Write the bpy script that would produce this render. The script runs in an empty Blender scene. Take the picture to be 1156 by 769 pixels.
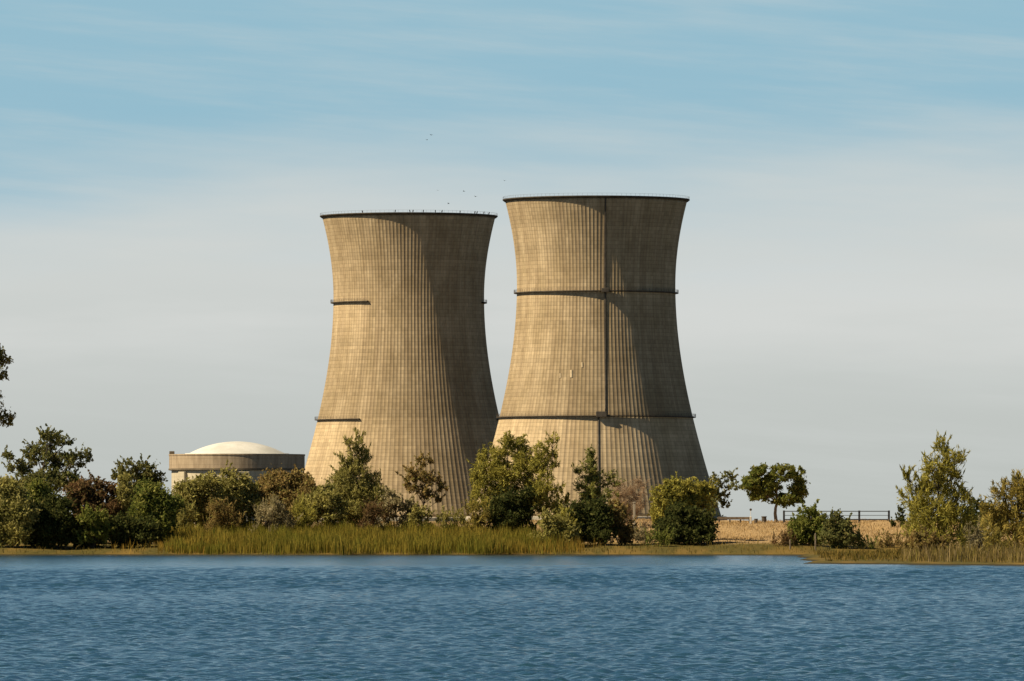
import bpy, bmesh, math, random
import numpy as np
from mathutils import Vector

S = bpy.context.scene
COL = S.collection
F = 8500.0            # focal length in photo pixels (1156 px wide photograph)
H = 2.6               # eye height above the lake
HY = 600.0            # horizon row in the photograph
R = math.radians

def wx(px, Y): return (px - 578.0) * Y / F
def wz(py, Y): return H + (HY - py) * Y / F

# ------------------------------------------------------------------ helpers
def put(o, parent=None):
    COL.objects.link(o)
    if parent is not None: o.parent = parent
    return o

def tag(o, label=None, cat=None, group=None, kind=None):
    if label: o['label'] = label
    if cat: o['category'] = cat
    if group: o['group'] = group
    if kind: o['kind'] = kind
    return o

def empty(name, loc):
    o = bpy.data.objects.new(name, None)
    o.empty_display_size = .5
    o.location = loc
    return put(o)

def np_mesh(name, verts, faces, mat, parent=None, smooth=False):
    """verts (N,3); faces (M,k) with constant k."""
    verts = np.ascontiguousarray(verts, dtype=np.float32)
    faces = np.ascontiguousarray(faces, dtype=np.int32)
    me = bpy.data.meshes.new(name)
    k = faces.shape[1]
    me.vertices.add(len(verts)); me.vertices.foreach_set('co', verts.ravel())
    me.loops.add(faces.size); me.loops.foreach_set('vertex_index', faces.ravel())
    me.polygons.add(len(faces))
    me.polygons.foreach_set('loop_start', np.arange(0, faces.size, k, dtype=np.int32))
    if smooth:
        me.polygons.foreach_set('use_smooth', np.ones(len(faces), dtype=bool))
    me.update(calc_edges=True)
    me.materials.append(mat)
    return put(bpy.data.objects.new(name, me), parent)

class MB:
    def __init__(self): self.bm = bmesh.new()
    def box(self, c, s, rz=0, bevel=0):
        r = bmesh.ops.create_cube(self.bm, size=1)
        vs = r['verts']
        for v in vs:
            v.co = Vector((v.co.x*s[0], v.co.y*s[1], v.co.z*s[2]))
        if bevel:
            es = list({e for v in vs for e in v.link_edges})
            g = bmesh.ops.bevel(self.bm, geom=es, offset=bevel, segments=1, affect='EDGES', profile=.5)
            vs = g['verts']
            vs = list({v for f in g['faces'] for v in f.verts} | set(v for v in vs if v.is_valid))
        cs, sn = math.cos(rz), math.sin(rz)
        for v in vs:
            x, y = v.co.x, v.co.y
            v.co = Vector((x*cs-y*sn+c[0], x*sn+y*cs+c[1], v.co.z+c[2]))
        return self
    def tube(self, pts, rad, n=7):
        rings = []
        pts = [Vector(p) for p in pts]
        for i, p in enumerate(pts):
            d = (pts[min(i+1, len(pts)-1)] - pts[max(i-1, 0)]).normalized()
            a = Vector((0, 1, 0)) if abs(d.y) < .9 else Vector((1, 0, 0))
            u = d.cross(a).normalized(); w = d.cross(u)
            r = rad[i] if hasattr(rad, '__len__') else rad
            rings.append([self.bm.verts.new(p + u*r*math.cos(2*math.pi*k/n) + w*r*math.sin(2*math.pi*k/n)) for k in range(n)])
        for a, b in zip(rings, rings[1:]):
            for k in range(n):
                self.bm.faces.new((a[k], a[(k+1) % n], b[(k+1) % n], b[k]))
        self.bm.faces.new(rings[0][::-1]); self.bm.faces.new(rings[-1])
        return self
    def lathe(self, prof, n=48, a0=0., a1=None):
        """prof: (r, z) list; angle 0 = facing -Y, positive towards +X."""
        full = a1 is None
        if full: a1 = a0 + 2*math.pi
        m = n if full else n+1
        rings = []
        for k in range(m):
            t = a0 + (a1-a0)*k/n
            rings.append([self.bm.verts.new((r*math.sin(t), -r*math.cos(t), z)) for r, z in prof])
        for k in range(n):
            A, B = rings[k], rings[(k+1) % m]
            for i in range(len(prof)-1):
                if prof[i][0] < 1e-6 and prof[i+1][0] < 1e-6: continue
                self.bm.faces.new((A[i], B[i], B[i+1], A[i+1]))
        return self
    def build(self, name, mat, parent=None, smooth=False):
        bmesh.ops.remove_doubles(self.bm, verts=self.bm.verts, dist=1e-4)
        bmesh.ops.recalc_face_normals(self.bm, faces=self.bm.faces)
        me = bpy.data.meshes.new(name)
        self.bm.to_mesh(me); self.bm.free()
        if smooth: me.polygons.foreach_set('use_smooth', [True]*len(me.polygons))
        me.materials.append(mat)
        return put(bpy.data.objects.new(name, me), parent)

# ------------------------------------------------------------------ materials
class NT:
    def __init__(self, name):
        self.m = bpy.data.materials.new(name); self.m.use_nodes = True
        self.t = self.m.node_tree; self.n = self.t.nodes; self.n.clear()
        self.out = self.n.new('ShaderNodeOutputMaterial')
    def l(self, a, b): self.t.links.new(a, b)
    def node(self, ty, **kw):
        nd = self.n.new(ty)
        for k, v in kw.items(): setattr(nd, k, v)
        return nd
    def val(self, sock, v):
        if hasattr(v, 'is_linked') or hasattr(v, 'links'): self.l(v, sock)
        else: sock.default_value = v
    def math(self, op, a, b=None, c=None, clamp=False):
        nd = self.node('ShaderNodeMath', operation=op, use_clamp=clamp)
        self.val(nd.inputs[0], a)
        if b is not None: self.val(nd.inputs[1], b)
        if c is not None: self.val(nd.inputs[2], c)
        return nd.outputs[0]
    def mix(self, fac, a, b, blend='MIX'):
        nd = self.node('ShaderNodeMix', data_type='RGBA', blend_type=blend)
        self.val(nd.inputs['Factor'], fac)
        ia = [s for s in nd.inputs if s.identifier == 'A_Color'][0]
        ib = [s for s in nd.inputs if s.identifier == 'B_Color'][0]
        for s, v in ((ia, a), (ib, b)):
            if isinstance(v, (tuple, list)): s.default_value = (*v[:3], 1)
            else: self.l(v, s)
        return [s for s in nd.outputs if s.identifier == 'Result_Color'][0]
    def noise(self, vec, scale, detail=3, rough=.55, dim='3D'):
        nd = self.node('ShaderNodeTexNoise', noise_dimensions=dim)
        nd.inputs['Scale'].default_value = scale
        nd.inputs['Detail'].default_value = detail
        nd.inputs['Roughness'].default_value = rough
        if vec is not None: self.l(vec, nd.inputs['Vector'])
        return nd.outputs[0]
    def ramp(self, fac, lo, hi, a=0., b=1.):
        nd = self.node('ShaderNodeMapRange', clamp=True, interpolation_type='SMOOTHSTEP')
        self.val(nd.inputs[0], fac); nd.inputs[1].default_value = lo; nd.inputs[2].default_value = hi
        nd.inputs[3].default_value = a; nd.inputs[4].default_value = b
        return nd.outputs[0]
    def comb(self, x, y, z):
        nd = self.node('ShaderNodeCombineXYZ')
        for s, v in zip(nd.inputs, (x, y, z)): self.val(s, v)
        return nd.outputs[0]
    def scale(self, vec, s):
        nd = self.node('ShaderNodeVectorMath', operation='MULTIPLY')
        self.l(vec, nd.inputs[0]); nd.inputs[1].default_value = s
        return nd.outputs[0]
    def obj(self): return self.node('ShaderNodeTexCoord').outputs['Object']
    def pos(self): return self.node('ShaderNodeNewGeometry').outputs['Position']
    def sep(self, v):
        nd = self.node('ShaderNodeSeparateXYZ'); self.l(v, nd.inputs[0]); return nd.outputs
    def finish(self, col, rough=.9, spec=.2, normal=None, metal=0):
        p = self.node('ShaderNodeBsdfPrincipled')
        self.val(p.inputs['Base Color'], (*col, 1) if isinstance(col, tuple) else col)
        self.val(p.inputs['Roughness'], rough)
        p.inputs['Specular IOR Level'].default_value = spec
        p.inputs['Metallic'].default_value = metal
        if normal is not None: self.l(normal, p.inputs['Normal'])
        self.l(p.outputs[0], self.out.inputs[0])
        return self.m

def simple(name, a, b, sc=1.5, rough=.85, spec=.2):
    t = NT(name); o = t.obj()
    f = t.ramp(t.noise(o, sc, 4, .6), .35, .65)
    return t.finish(t.mix(f, a, b), rough, spec)

def leaf_mat(name, a, b, c, sc=.75, trans=.46):
    """three leaf hues: a/b mixed by clump, c on scattered single leaves."""
    t = NT(name); o = t.obj()
    g = t.node('ShaderNodeNewGeometry')
    clump = t.ramp(t.noise(o, sc, 3, .6), .36, .64)
    rnd = g.outputs['Random Per Island']
    f = t.math('ADD', t.math('MULTIPLY', clump, .7), t.math('MULTIPLY', rnd, .3))
    col = t.mix(f, a, b)
    r2 = t.math('FRACT', t.math('MULTIPLY', rnd, 17.31))
    col = t.mix(t.ramp(r2, .72, .95), col, c)
    r3 = t.math('FRACT', t.math('MULTIPLY', rnd, 53.7))
    k = t.math('ADD', t.math('MULTIPLY', r3, .6), .7)
    col = t.mix(1.0, col, t.comb(k, k, k), 'MULTIPLY')
    d = t.node('ShaderNodeBsdfDiffuse'); t.l(col, d.inputs[0])
    tr = t.node('ShaderNodeBsdfTranslucent'); t.l(col, tr.inputs[0])
    mx = t.node('ShaderNodeMixShader'); mx.inputs[0].default_value = trans
    t.l(d.outputs[0], mx.inputs[1]); t.l(tr.outputs[0], mx.inputs[2])
    t.l(mx.outputs[0], t.out.inputs[0])
    return t.m

PAL = {
 'oak':    leaf_mat('oak_leaves', (0.116,0.132,0.048), (0.205,0.205,0.072), (0.287,0.249,0.087)),
 'dark':   leaf_mat('dark_leaves', (0.045,0.059,0.020), (0.097,0.107,0.032), (0.162,0.157,0.049)),
 'green':  leaf_mat('green_leaves', (0.123,0.161,0.038), (0.246,0.249,0.056), (0.328,0.307,0.087)),
 'olive':  leaf_mat('olive_leaves', (0.239,0.232,0.070), (0.407,0.359,0.110), (0.500,0.437,0.174)),
 'yellow': leaf_mat('yellow_leaves', (0.300,0.271,0.056), (0.500,0.439,0.106), (0.232,0.234,0.062)),
 'gold':   leaf_mat('gold_leaves', (0.275,0.226,0.055), (0.476,0.372,0.104), (0.183,0.177,0.055)),
 'brown':  leaf_mat('brown_leaves', (0.239,0.181,0.070), (0.407,0.283,0.110), (0.311,0.283,0.087)),
 'rust':   leaf_mat('rust_leaves', (.24,.135,.065), (.15,.11,.055), (.20,.17,.06)),
 'pale':   leaf_mat('pale_leaves', (0.385,0.333,0.193), (0.263,0.228,0.105), (0.490,0.403,0.245)),
 'conifer':leaf_mat('conifer_needles', (0.179,0.205,0.061), (0.311,0.307,0.087), (0.407,0.359,0.110)),
 'twig':   leaf_mat('dry_twigs', (0.350,0.263,0.175), (0.473,0.350,0.228), (0.245,0.175,0.123)),
}
BARK = simple('bark', (.055,.042,.030), (.10,.080,.058), 3)
TAN_BARK = simple('tan_bark', (.16,.12,.08), (.26,.20,.13), 3)

def shell_mat(name, rings, arc, seed):
    """tan ribbed concrete, lift joints, panel tone differences, rain streaks; cleaner bands under the rings."""
    t = NT(name); o = t.obj(); x, y, z = t.sep(o)
    ang = t.math('ARCTAN2', x, t.math('MULTIPLY', y, -1))          # 0 faces -Y
    u = t.math('MULTIPLY', ang, 144/(2*math.pi)); v = t.math('DIVIDE', z, 1.5)
    wn = t.node('ShaderNodeTexWhiteNoise', noise_dimensions='3D')
    t.l(t.comb(t.math('FLOOR', u), t.math('FLOOR', v), seed), wn.inputs['Vector'])
    wr = t.node('ShaderNodeTexWhiteNoise', noise_dimensions='2D')
    t.l(t.comb(t.math('FLOOR', v), seed*1.7+.3, 0), wr.inputs['Vector'])
    big = t.noise(t.comb(t.math('MULTIPLY', ang, 2.2), seed, t.math('MULTIPLY', z, .035)), 1.6, 5, .62)
    streak = t.noise(t.comb(t.math('MULTIPLY', u, .55), seed, t.math('MULTIPLY', z, .018)), 1.0, 5, .65)
    fine = t.noise(o, .9, 4, .65)
    base = t.mix(t.ramp(big, .32, .68), (.378,.285,.166), (.545,.422,.265))
    base = t.mix(t.ramp(streak, .38, .66, 0, .6), base, (.31,.225,.135))
    run = t.noise(t.comb(t.math('MULTIPLY', u, 1.3), seed+5, t.math('MULTIPLY', z, .010)), 1.0, 4, .7)
    base = t.mix(t.ramp(run, .56, .74, 0, .5), base, (.22,.17,.11))
    run2 = t.noise(t.comb(t.math('MULTIPLY', u, 1.1), seed+9, t.math('MULTIPLY', z, .016)), 1.0, 4, .7)
    base = t.mix(t.ramp(run2, .58, .76, 0, .4), base, (.60,.48,.31))
    k = t.math('ADD', t.math('MULTIPLY', wn.outputs[0], .17), .915)
    k = t.math('MULTIPLY', k, t.math('ADD', t.math('MULTIPLY', wr.outputs[0], .14), .93))
    k = t.math('MULTIPLY', k, t.math('ADD', t.math('MULTIPLY', fine, .30), .85))
    # lift joints
    fz = t.math('FRACT', v)
    j = t.math('LESS_THAN', fz, .15)
    k = t.math('MULTIPLY', k, t.math('SUBTRACT', 1.0, t.math('MULTIPLY', j, .24)))
    # darker line at each rib, painting in shade its shallow relief lacks
    fu = t.math('FRACT', u)
    k = t.math('MULTIPLY', k, t.math('SUBTRACT', 1.0, t.math('MULTIPLY', t.math('GREATER_THAN', fu, .76), .09)))
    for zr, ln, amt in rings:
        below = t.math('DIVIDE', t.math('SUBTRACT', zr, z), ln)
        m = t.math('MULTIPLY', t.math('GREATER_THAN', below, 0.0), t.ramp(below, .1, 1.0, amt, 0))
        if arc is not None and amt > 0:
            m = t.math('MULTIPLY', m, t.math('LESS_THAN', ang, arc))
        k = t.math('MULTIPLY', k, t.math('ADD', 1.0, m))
    col = t.mix(1.0, base, t.comb(k, k, k), 'MULTIPLY')
    return t.finish(col, .95, .1)

DARK_STEEL = simple('weathered_dark_steel', (.075,.063,.050), (.12,.10,.078), .6, .8)
RIM_CONC = simple('weathered_rim_concrete', (.12,.095,.065), (.19,.15,.10), .4)
RIM_DARK = simple('weathered_dark_rim_concrete', (.055,.046,.035), (.10,.082,.06), .4)
PALE_CONC = simple('pale_basin_concrete', (.36,.32,.25), (.46,.40,.31), .3)

# ------------------------------------------------------------------ terrain
def smooth(a, b, x):
    t = np.clip((x-a)/(b-a), 0, 1); return t*t*(3-2*t)

PD = [-300, -60, -3, 0, 1.5, 8, 20, 45, 85, 120, 2000, 60000]
PZ = [-3, -1.6, -.3, -.02, .22, .62, 1.15, 2.0, 3.5, 3.7, 5.0, 5.0]
def shore_y(x):
    return 818 + 2.2*np.sin(x*.13+1) + 1.3*np.sin(x*.37) + .6*np.sin(x*.9+2)
def ground(x, y):
    x = np.asarray(x, dtype=float); y = np.asarray(y, dtype=float)
    d = y - shore_y(x)
    z = np.interp(d, PD, PZ)
    # low grassy spit on the right
    yf = 603 - (x-24)*2.6 + 1.5*np.sin(x*.7)
    xl = 24 + (y-610)*.034 + .5*np.sin(y*.08)
    ds = np.minimum(y-yf, (x-xl)*3)
    zs = np.interp(ds, [-80, -4, 0, 3, 30, 200], [-1.6, -.3, -.02, .18, .38, .5])
    zs = np.where(d > 40, -5, zs)
    z = np.maximum(z, zs)
    # lumps in the bank and hill
    amp = smooth(2, 30, d)*.10
    z = z + amp*(np.sin(x*.21+y*.13)+.6*np.sin(x*.53-y*.31)+.5*np.sin(x*.9+y*.11))
    # crest a little uneven along the hill
    z = z + smooth(50, 90, d)*.22*(np.sin(x*.045+.8)+.4*np.sin(x*.17))*(1-smooth(300, 900, d))
    # bank the photographer stands on
    z = np.maximum(z, np.interp(y, [-1e9, 6, 22, 40], [1.05, 1.0, -.2, -5]))
    return z
def gz(x, y): return float(ground(x, y))

def axis(segs):
    out = []
    for a, b, st in segs:
        n = max(1, int(round((b-a)/st))); out += list(np.linspace(a, b, n, endpoint=False))
    out.append(segs[-1][1]); return np.array(out)

gx = axis([(-40000,-6000,8000),(-6000,-1000,1000),(-1000,-200,100),(-200,-90,10),(-90,18,1.4),(18,46,.45),(46,90,1.4),(90,200,10),(200,1000,100),(1000,6000,1000),(6000,40000,8000)])
gy = axis([(-3000,-200,400),(-200,0,40),(0,48,4),(48,440,28),(440,520,8),(520,960,2.0),(960,1200,20),(1200,4000,140),(4000,10000,1000),(10000,60000,6000)])
GX, GY = np.meshgrid(gx, gy)
GZ = ground(GX, GY)
nx, ny = len(gx), len(gy)
idx = np.arange(nx*ny).reshape(ny, nx)
gf = np.stack([idx[:-1,:-1], idx[:-1,1:], idx[1:,1:], idx[1:,:-1]], -1).reshape(-1, 4)
t = NT('dry_grass_ground'); P = t.pos(); px_, py_, pz_ = t.sep(P)
n1 = t.noise(P, .12, 5, .6); n2 = t.noise(P, 1.6, 5, .7); n3 = t.noise(t.scale(P, (.5, .05, 1)), .5, 4, .6)
dry = t.mix(t.ramp(n2, .3, .7), (.34,.225,.105), (.48,.335,.17))
dry = t.mix(t.ramp(n1, .45, .7, 0, .6), dry, (.36,.245,.13))
grn = t.mix(t.ramp(n2, .3, .7), (.060,.055,.015), (.135,.105,.028))
grn = t.mix(t.ramp(n3, .4, .65), grn, (.19,.125,.034))
hz = t.math('ADD', pz_, t.math('MULTIPLY', n1, .7))
col = t.mix(t.ramp(hz, 1.35, 1.95), grn, dry)
col = t.mix(t.ramp(pz_, .05, .16), (.045,.038,.022), col)
col = t.mix(t.ramp(py_, 960, 1150), col, t.mix(t.ramp(n1, .35, .65), (.055,.052,.042), (.095,.085,.065)))
gm = t.finish(col, .95, .1)
tag(np_mesh('ground', np.stack([GX.ravel(), GY.ravel(), GZ.ravel()], -1), gf, gm, smooth=True), kind='structure')

# ------------------------------------------------------------------ lake
rng = np.random.default_rng(5)
ys = [96.]
while ys[-1] < 880: ys.append(ys[-1] + max(.085, ys[-1]*.0008))
ly = np.concatenate([axis([(-3000,-200,400),(-200,40,40),(40,96,4)])[:-1], np.array(ys), np.array([900, 1000.])])
xs = [0.]
while xs[-1] < 70: xs.append(xs[-1] + (.06 if xs[-1] < 9 else .06 + (xs[-1]-9)*.008))
xs = np.array(xs)
far = np.array([90, 130, 200, 400, 1000, 3000, 12000.])
lx = np.concatenate([-far[::-1], -xs[:0:-1], xs, far])
LX, LY = np.meshgrid(lx, ly)
LX = LX.astype(np.float32); LY = LY.astype(np.float32)
LZ = np.zeros_like(LX)
dyl = np.gradient(ly).astype(np.float32)[:, None]
dxl = np.gradient(lx).astype(np.float32)[None, :]
cell = np.maximum(dyl, dxl)
gust = .85 + .12*np.sin(LX*.031+LY*.011+.5)*np.sin(LY*.026+1.1) + .08*np.sin(LX*.11-LY*.043)
for i in range(150):
    lam = .17*(7.0)**(rng.random()**2.0)
    th = rng.uniform(0, 2*math.pi)
    k = 2*math.pi/lam
    slope = .047*(lam/1.0)**-.05
    a = slope/k
    w = np.clip((lam/(cell*2.1)-1)*1.2, 0, 1)
    if w.max() <= 0: continue
    ph = k*(math.cos(th)*LX + math.sin(th)*LY) + rng.random()*6.283
    # short-crested: each train is broken up along its crest
    ev = .5+.5*np.sin(k*.42*(-math.sin(th)*LX+math.cos(th)*LY)+rng.random()*6.28 + .6*np.sin(ph*.13))
    LZ += w*a*np.sin(ph)*ev*1.5
far_w = smooth(260, 400, LY).astype(np.float32)*(1-.78*smooth(470, 610, LY)).astype(np.float32)
for i in range(60):                     # longer wind waves out in the middle of the lake
    lam = .9*(3.2)**(rng.random()**1.5)
    th = R(80) + rng.normal()*R(55)
    k = 2*math.pi/lam
    w = np.clip((lam/(cell*2.1)-1)*1.2, 0, 1)*far_w
    ph = k*(math.cos(th)*LX + math.sin(th)*LY) + rng.random()*6.283
    ev = .5+.5*np.sin(k*.42*(-math.sin(th)*LX+math.cos(th)*LY)+rng.random()*6.28)
    LZ += w*(.042/k)*np.sin(ph)*ev*1.2
LZ *= gust
nx, ny = len(lx), len(ly)
idx = np.arange(nx*ny).reshape(ny, nx)
lf = np.stack([idx[:-1,:-1], idx[:-1,1:], idx[1:,1:], idx[1:,:-1]], -1).reshape(-1, 4)
t = NT('lake_water'); P = t.pos()
b1 = t.noise(t.scale(P, (1, .7, 1)), 7.0, 4, .6)
b2 = t.noise(t.scale(P, (1.5, .9, 1)), 1.6, 3, .6)
bump = t.node('ShaderNodeBump'); bump.inputs['Strength'].default_value = .8; bump.inputs['Distance'].default_value = .05
t.l(t.math('ADD', b1, t.math('MULTIPLY', b2, 1.2)), bump.inputs['Height'])
wat = t.node('ShaderNodeBsdfPrincipled')
wat.inputs['Base Color'].default_value = (.019, .064, .100, 1)
wat.inputs['Roughness'].default_value = .12
wat.inputs['IOR'].default_value = 1.333
t.l(bump.outputs[0], wat.inputs['Normal']); t.l(wat.outputs[0], t.out.inputs[0])
tag(np_mesh('water', np.stack([LX.ravel(), LY.ravel(), LZ.ravel()], -1), lf, t.m, smooth=True), kind='structure')

# ------------------------------------------------------------------ cooling towers
TS = .355
A = 89.3*TS; CU = 168*TS; CL = 213*TS
Z0 = 5.2
ZT = 135.0 - Z0        # local heights (base at 0)
ZTH = 101.3 - Z0
ZB = 3.4
def tr(z):
    c = CU if z > ZTH else CL
    return A*math.sqrt(1+((z-ZTH)/c)**2)

def make_shell(mat, parent):
    n = 144
    offs = [(0.02, 0), (.72, 0), (.79, .06), (.95, .06)]
    th = np.array([(k+o)/n*2*math.pi for k in range(n) for o, _ in offs]); pr = np.array([p for k in range(n) for _, p in offs])
    zs = np.linspace(ZB, ZT, 100)
    rows = []
    for z in zs:
        r = tr(z) + pr
        rows.append(np.stack([r*np.sin(th), -r*np.cos(th), np.full_like(r, z)], -1))
    for z in zs[::-1]:                      # inner face
        r = np.full_like(th, tr(z)-.7)
        rows.append(np.stack([r*np.sin(th), -r*np.cos(th), np.full_like(r, z)], -1))
    m = len(th); k = len(rows)
    v = np.concatenate(rows)
    idx = np.arange(m*k).reshape(k, m)
    nxt = np.roll(idx, -1, axis=1); up = np.roll(idx, -1, axis=0); upn = np.roll(nxt, -1, axis=0)
    f = np.stack([idx, nxt, upn, up], -1).reshape(-1, 4)
    return np_mesh('shell', v, f, mat, parent)

def ring(parent, z, arc=None, name='walkway_ring'):
    r = tr(z)+.20
    prof = [(r, z-.42), (r+1.1, z-.2), (r+1.1, z+.12), (r, z+.12), (r, z-.42)]
    if arc is None: b = MB().lathe(prof, 144)
    else: b = MB().lathe(prof, 110, arc[0], arc[1])
    o = b.build(name, DARK_STEEL, parent)
    g = MB()
    rr = r+1.05
    a0, a1 = (0, 2*math.pi) if arc is None else arc
    nseg = 120
    n = int(nseg*(a1-a0)/(2*math.pi))
    for q in (.65, 1.2):
        g.lathe([(rr-.035, z+q-.035), (rr+.035, z+q-.035), (rr+.035, z+q+.035), (rr-.035, z+q+.035), (rr-.035, z+q-.035)], n, a0, None if arc is None else a1)
    for k in range(n):
        a = a0+(a1-a0)*k/n
        g.box((rr*math.sin(a), -rr*math.cos(a), z+.65), (.06, .06, 1.1), a)
    g.build('railing', DARK_STEEL, o)
    return o

def tower(px, D, label, mat, rings, arc):
    T = empty('cooling_tower', (wx(px, D), D, Z0))
    tag(T, label, 'cooling tower', 'hyperbolic cooling towers')
    make_shell(mat, T)
    # concrete lip and walkway at the rim
    r = tr(ZT)
    MB().lathe([(r-.8, ZT+.003), (r-.8, ZT+.6), (r+1.1, ZT+.6), (r+1.1, ZT+.22), (r+.35, ZT-.35), (r+.29, ZT+.003), (r-.8, ZT+.003)], 144).build('rim', RIM_DARK, T)
    g = MB()
    for q in (1.55,):
        rr = r+.95
        g.lathe([(rr-.025, ZT+q-.025), (rr+.025, ZT+q-.025), (rr+.025, ZT+q+.025), (rr-.025, ZT+q+.025), (rr-.025, ZT+q-.025)], 120)
    for k in range(150):
        a = 2*math.pi*k/120
        g.box(((r+.95)*math.sin(a), -(r+.95)*math.cos(a), ZT+1.06), (.045, .045, .98), a)
    g.build('railing', DARK_STEEL, T)
    for z in rings: ring(T, z, arc)
    rb = tr(ZB)
    MB().lathe([(rb-1, -2.5), (rb+2.4, -2.5), (rb+2.4, ZB-.4), (rb+2.0, ZB-.003), (rb-1, ZB-.003), (rb-1, -2.5)], 144).build('basin', PALE_CONC, T)
    return T

DR, DL = .355*F, .355*F*1.052
def lz(py, D): return wz(py, D) - Z0
arcL = (R(74), R(360-31))
zL = [lz(342, DL)-.0, lz(474, DL)]
zR = [lz(331, DR), lz(471, DR)]
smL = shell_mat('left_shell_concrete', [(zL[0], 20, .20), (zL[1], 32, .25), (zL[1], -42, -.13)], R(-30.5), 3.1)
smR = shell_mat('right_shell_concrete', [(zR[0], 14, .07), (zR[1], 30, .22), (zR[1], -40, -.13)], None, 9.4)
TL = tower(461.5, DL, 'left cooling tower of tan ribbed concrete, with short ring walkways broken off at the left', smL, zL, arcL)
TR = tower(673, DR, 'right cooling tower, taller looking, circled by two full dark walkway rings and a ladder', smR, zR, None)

# ladder conduit up the right tower, stepping sideways at the lower ring
def strip(parent, name, sx, z0, z1, w, d, mat):
    g = []
    for z in np.linspace(z0, z1, 50):
        r = tr(z)+.04
        a = math.asin(sx/r)
        s, c = math.sin(a), math.cos(a)
        for (dx, dr) in ((-w/2, 0), (w/2, 0), (w/2, d), (-w/2, d)):
            g.append(((r+dr)*s+dx*c, -(r+dr)*c+dx*s, z))
    v = np.array(g); f = []
    for i in range(49):
        for k in range(4):
            f.append((i*4+k, i*4+(k+1) % 4, (i+1)*4+(k+1) % 4, (i+1)*4+k))
    f += [(3, 2, 1, 0), (196, 197, 198, 199)]
    return np_mesh(name, v, np.array(f), mat, parent)
up = strip(TR, 'ladder', 9.2*TS, zR[1]+1.2, ZT+.6, .6, .30, DARK_STEEL)
strip(TR, 'ladder', 1.5*TS, ZB, zR[1]+1.0, .6, .30, DARK_STEEL)
r = tr(zR[1])
MB().box((4.5*TS, -(r+1.1), zR[1]+.55), (4.2, 2.0, 2.2), R(2), .08).build('landing_platform', DARK_STEEL, TR)
r = tr(zR[0])
MB().box((9.0*TS, -(r+.95), zR[0]+.2), (2.8, 1.9, 1.6), R(5), .08).build('landing_platform', DARK_STEEL, TR)
# pale repair patches on the right shell
PATCH = simple('pale_repair_mortar', (.47,.375,.24), (.60,.48,.32), 1.5)
for ppx, ppy, w, h in ((644.5, 424, 1.1, 3.0), (632, 426, .6, 1.8), (656.5, 414, .6, 2.0)):
    z = lz(ppy, DR); sx = (ppx-673)*TS
    strip(TR, 'repair_patch', sx, z-h/2, z+h/2, w, .10, PATCH)
# ------------------------------------------------------------------ containment building
DC = 2400.; cs = DC/F
CB = empty('reactor_building', (wx(267.5, DC), DC, 4.6))
tag(CB, 'round tan reactor containment building with a low white dome, left of the cooling towers', 'reactor building')
zc = lambda py: wz(py, DC)-4.6
rc = 76.5*cs
def cont_mat(name, a, b, seed):
    t = NT(name); o = t.obj(); x, y, z = t.sep(o)
    ang = t.math('ARCTAN2', x, t.math('MULTIPLY', y, -1))
    st = t.noise(t.comb(t.math('MULTIPLY', ang, 9), seed, t.math('MULTIPLY', z, .09)), 1.4, 5, .65)
    col = t.mix(t.ramp(st, .35, .65), a, b)
    j = t.math('LESS_THAN', t.math('FRACT', t.math('DIVIDE', z, 1.9)), .1)
    j2 = t.math('LESS_THAN', t.math('FRACT', t.math('MULTIPLY', ang, 60/(2*math.pi))), .06)
    k = t.math('SUBTRACT', 1.0, t.math('MULTIPLY', t.math('MAXIMUM', j, j2), .18))
    col = t.mix(1.0, col, t.comb(k, k, k), 'MULTIPLY')
    return t.finish(col, .95, .1)
mw = cont_mat('containment_concrete', (.50,.43,.31), (.62,.54,.40), 1.2)
mb_ = cont_mat('ring_beam_concrete', (.31,.235,.158), (.43,.335,.228), 4.2)
MB().lathe([(rc-.75, 0), (rc-.75, zc(530.5))], 96).build('wall', mw, CB, True)
ledge = MB().lathe([(rc-.85, zc(531.6)), (rc+.22, zc(531)), (rc+.22, zc(529.2)), (rc-.3, zc(529.2)), (rc-.85, zc(531.6))], 96).build('ledge', RIM_CONC, CB)
MB().lathe([(rc-.9, zc(529.2)+.01), (rc, zc(529.2)+.01), (rc, zc(515)), (rc+.15, zc(514.6)), (rc+.15, zc(513)), (rc-3, zc(513)), (rc-3, zc(513)-2)], 96).build('ring_beam', mb_, CB)
dr = 57*cs; dh = 15.2*cs
prof = []
Rs = (dr*dr+dh*dh)/(2*dh)
for i in range(17):
    rr = dr*(1-i/16)
    prof.append((max(rr, 0), zc(513.6) + math.sqrt(Rs*Rs-rr*rr)-(Rs-dh)))
prof = [(rc-2.9, zc(513)-.02), (dr+.5, zc(513)-.02), (dr+.5, zc(513)+.3)] + prof
DOME = simple('weathered_white_dome_paint', (.58,.565,.51), (.72,.70,.65), .12)
MB().lathe(prof, 96).build('dome', DOME, CB, True)
for k in range(6):
    a = R(-52+60*k)
    rr = rc-.35
    MB().box((rr*math.sin(a), -rr*math.cos(a), zc(533)/2), (3.4, 1.2, zc(533)), a, .1).build('buttress', mw, CB)
MB().box((-rc+1.0, -3, zc(511.8)), (1.6, 1.6, 1.3), 0, .1).build('roof_vent', RIM_CONC, CB)

# ------------------------------------------------------------------ plants
def unit(v): return v/np.maximum(np.linalg.norm(v, axis=-1, keepdims=True), 1e-9)

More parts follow.
